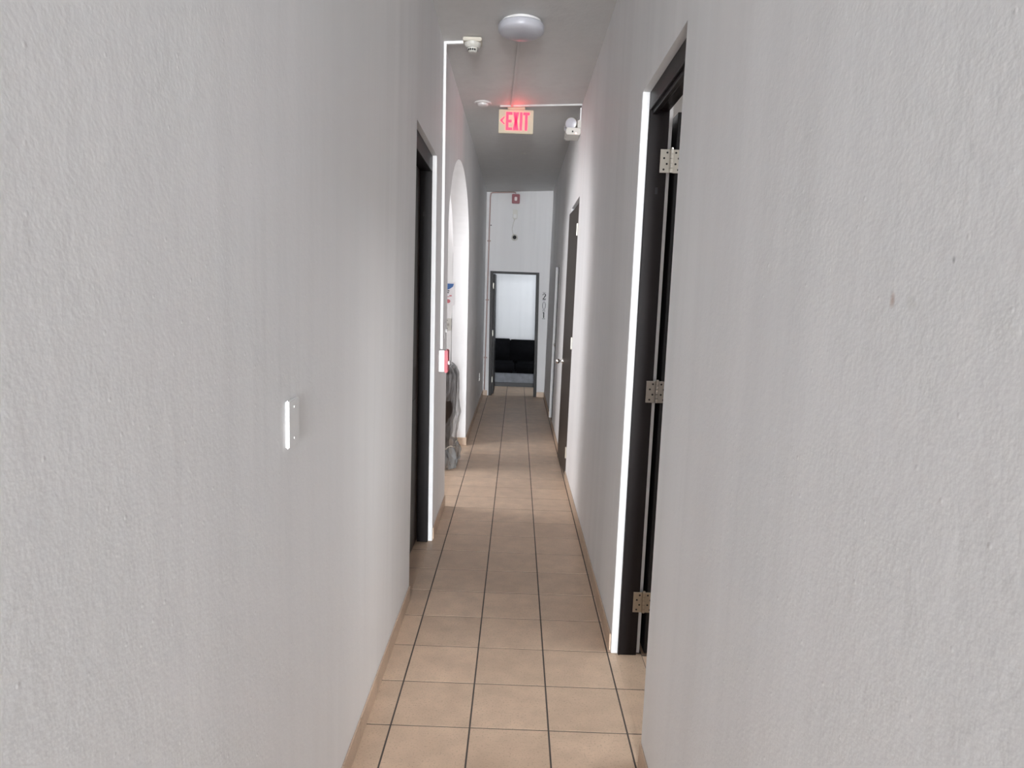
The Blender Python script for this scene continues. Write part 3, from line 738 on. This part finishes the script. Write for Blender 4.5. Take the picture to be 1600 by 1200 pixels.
# ------------------------------------------------------------------ armchair wrapped in plastic, under the arch
cx, cy = -0.56, 6.10
ch = tag(root('wrapped_armchair', (-0.82, 6.36, 0)), 'dark brown armchair wrapped in clear plastic film under the archway', 'armchair')
bm = bmesh.new()   # backrest: side profile in X-Z, rounded top, swept along Y
prof = [(-0.635, 0.40), (-0.560, 0.40), (-0.548, 0.62), (-0.545, 0.80), (-0.552, 0.86), (-0.575, 0.905), (-0.61, 0.925), (-0.645, 0.910), (-0.668, 0.86), (-0.675, 0.75), (-0.66, 0.55)]
prism(bm, prof, 'y', 6.14, 6.62)
put('backrest', bm, M['leather'], ch, bevel=0.018, seg=2, smooth=True)
put('seat', BOX(-1.12, -0.575, 6.15, 6.59, 0.23, 0.44), M['leather'], ch, bevel=0.03, seg=3, smooth=True)
for y in (6.12, 6.58):
    bm = bmesh.new(); prism(bm, [(-1.08, 0.62), (-0.62, 0.64), (-0.60, 0.68), (-0.64, 0.70), (-1.08, 0.68)], 'y', y, y + 0.06)
    ar = put('armrest', bm, M['leather'], ch, bevel=0.012)
    put('arm_post', BOX(-1.05, -1.0, y + 0.008, y + 0.052, 0.35, 0.63), M['leather'], ar, bevel=0.006)
for x in (-1.08, -0.63):
    for y in (6.15, 6.57):
        bm = bmesh.new(); tube(bm, [(x, y + 0.02, 0.0), (x, y + 0.02, 0.35)], [0.018, 0.026], 10); put('leg', bm, M['leather'], ch)
# film shell: rings around the chair with wrinkles, gathered by a tie near the floor
rng = random.Random(3)
ph = [rng.uniform(0, 6.28) for _ in range(10)]
XEDGE = [(0.0, -0.512), (0.10, -0.508), (0.20, -0.534), (0.35, -0.520), (0.48, -0.500), (0.60, -0.520), (0.75, -0.524), (0.86, -0.532), (0.91, -0.555), (0.945, -0.590)]
def xedge(z):
    for (a, x), (b, y) in zip(XEDGE, XEDGE[1:]):
        if z <= b: return x + (y - x) * (z - a) / (b - a)
    return XEDGE[-1][1]
def shell_half(z):
    """x0, x1, y0, y1 of the film envelope at height z"""
    if z > 0.72:
        k = min(1, (z - 0.72) / 0.226); c = math.sqrt(max(0, 1 - k * k))
        return -0.62 - 0.08 * c, xedge(z), 6.37 - 0.262 * (0.5 + 0.5 * c), 6.37 + 0.262 * (0.5 + 0.5 * c)
    s = min(1, (0.72 - z) / 0.72 * 2.2)
    g = 0.05 * math.exp(-((z - 0.20) / 0.05) ** 2)
    return -0.70 - 0.45 * s + g, xedge(z), 6.108 - 0.012 * s + g * 0.5, 6.632 + 0.012 * s - g * 0.5
def film_point(t, z, grow=0.0, amp=1.0):
    x0, x1, y0, y1 = shell_half(z)
    e = 0.42
    cxn = math.copysign(abs(math.cos(t)) ** e, math.cos(t)); syn = math.copysign(abs(math.sin(t)) ** e, math.sin(t))
    wrk = amp * (0.009 * math.sin(9 * t + ph[0] + 7 * z) * math.sin(13 * z + ph[1]) + 0.005 * math.sin(23 * t + ph[2] - 17 * z) + 0.004 * math.sin(41 * t + 30 * z + ph[3])) + grow
    return ((x0 + x1) / 2 + (x1 - x0) / 2 * cxn + wrk * math.cos(t), (y0 + y1) / 2 + (y1 - y0) / 2 * syn + wrk * math.sin(t), z)
def film_part(name, z0, z1, nr, ns, m, grow=0.0, amp=1.0, hole=False, cap=False):
    bm = bmesh.new()
    rings = [[bm.verts.new(film_point(2 * math.pi * i / ns, z0 + (z1 - z0) * j / nr, grow, amp)) for i in range(ns)] for j in range(nr + 1)]
    for j in range(nr):
        for i in range(ns):
            a, b, c, d = rings[j][i], rings[j][(i + 1) % ns], rings[j + 1][(i + 1) % ns], rings[j + 1][i]
            q = (a.co + c.co) / 2
            edge = -0.54 - 0.25 * abs(q.z - 0.56) - (0.30 * (0.52 - q.z) if q.z < 0.52 else 0)
            if hole and q.y < 6.25 and -0.80 < q.x < edge and 0.36 < q.z < 0.635: continue    # torn opening beside the armrest
            bm.faces.new((a, b, c, d))
    if cap: bm.faces.new(rings[-1])
    return put(name, bm, m, ch, smooth=True)
film_part('plastic_wrap', 0.19, 0.945, 60, 144, M['film'], hole=True, cap=True)
film_part('bunched_film', 0.004, 0.20, 14, 144, M['film_knot'], 0.0, 2.0)
bm = bmesh.new(); tube(bm, [film_point(2 * math.pi * k / 96, 0.20 + 0.012 * math.sin(7 * k / 96 * 6.28), 0.004) for k in range(97)], 0.005, 6)
put('tie', bm, M['cream'], ch, smooth=True)

# ------------------------------------------------------------------ black sofa in the end room
so = tag(root('sofa', (0.0, 12.35, 0)), 'black upholstered sofa with a grey lower band seen through the end door', 'sofa')
put('base', BOX(-0.98, 0.98, 11.98, 12.82, 0.07, 0.235), M['sofabase'], so, bevel=0.012)
for x0, x1 in ((-0.80, -0.005), (0.005, 0.80)):
    put('seat_cushion', BOX(x0, x1, 11.96, 12.60, 0.24, 0.42), M['sofa'], so, bevel=0.035, seg=3, smooth=True)
put('backrest', BOX(-0.84, 0.84, 12.56, 12.80, 0.20, 0.745), M['sofa'], so, bevel=0.04, seg=3, smooth=True)
for i, (x0, x1) in enumerate(((-0.80, -0.101), (-0.1, 0.80))):
    put('back_cushion', BOX(x0, x1, 12.44, 12.60, 0.40, 0.80 - 0.012 * i), M['sofa'], so, bevel=0.014, seg=3, smooth=True)
for x0, x1 in ((-0.98, -0.80), (0.80, 0.98)):
    put('arm', BOX(x0, x1, 11.97, 12.80, 0.23, 0.60), M['sofa'], so, bevel=0.04, seg=3, smooth=True)
for x in (-0.92, 0.92):
    for y in (12.03, 12.76):
        bm = bmesh.new(); tube(bm, [(x, y, 0), (x, y, 0.06)], 0.025, 12); put('foot', bm, M['black'], so)
put('under_sofa_shade', BOX(-0.96, 0.96, 11.985, 12.03, 0.0, 0.069), M['black'], so)  # black strip standing in for the shadow under the sofa

for o in bpy.data.objects:
    if '_w' in o: del o['_w']
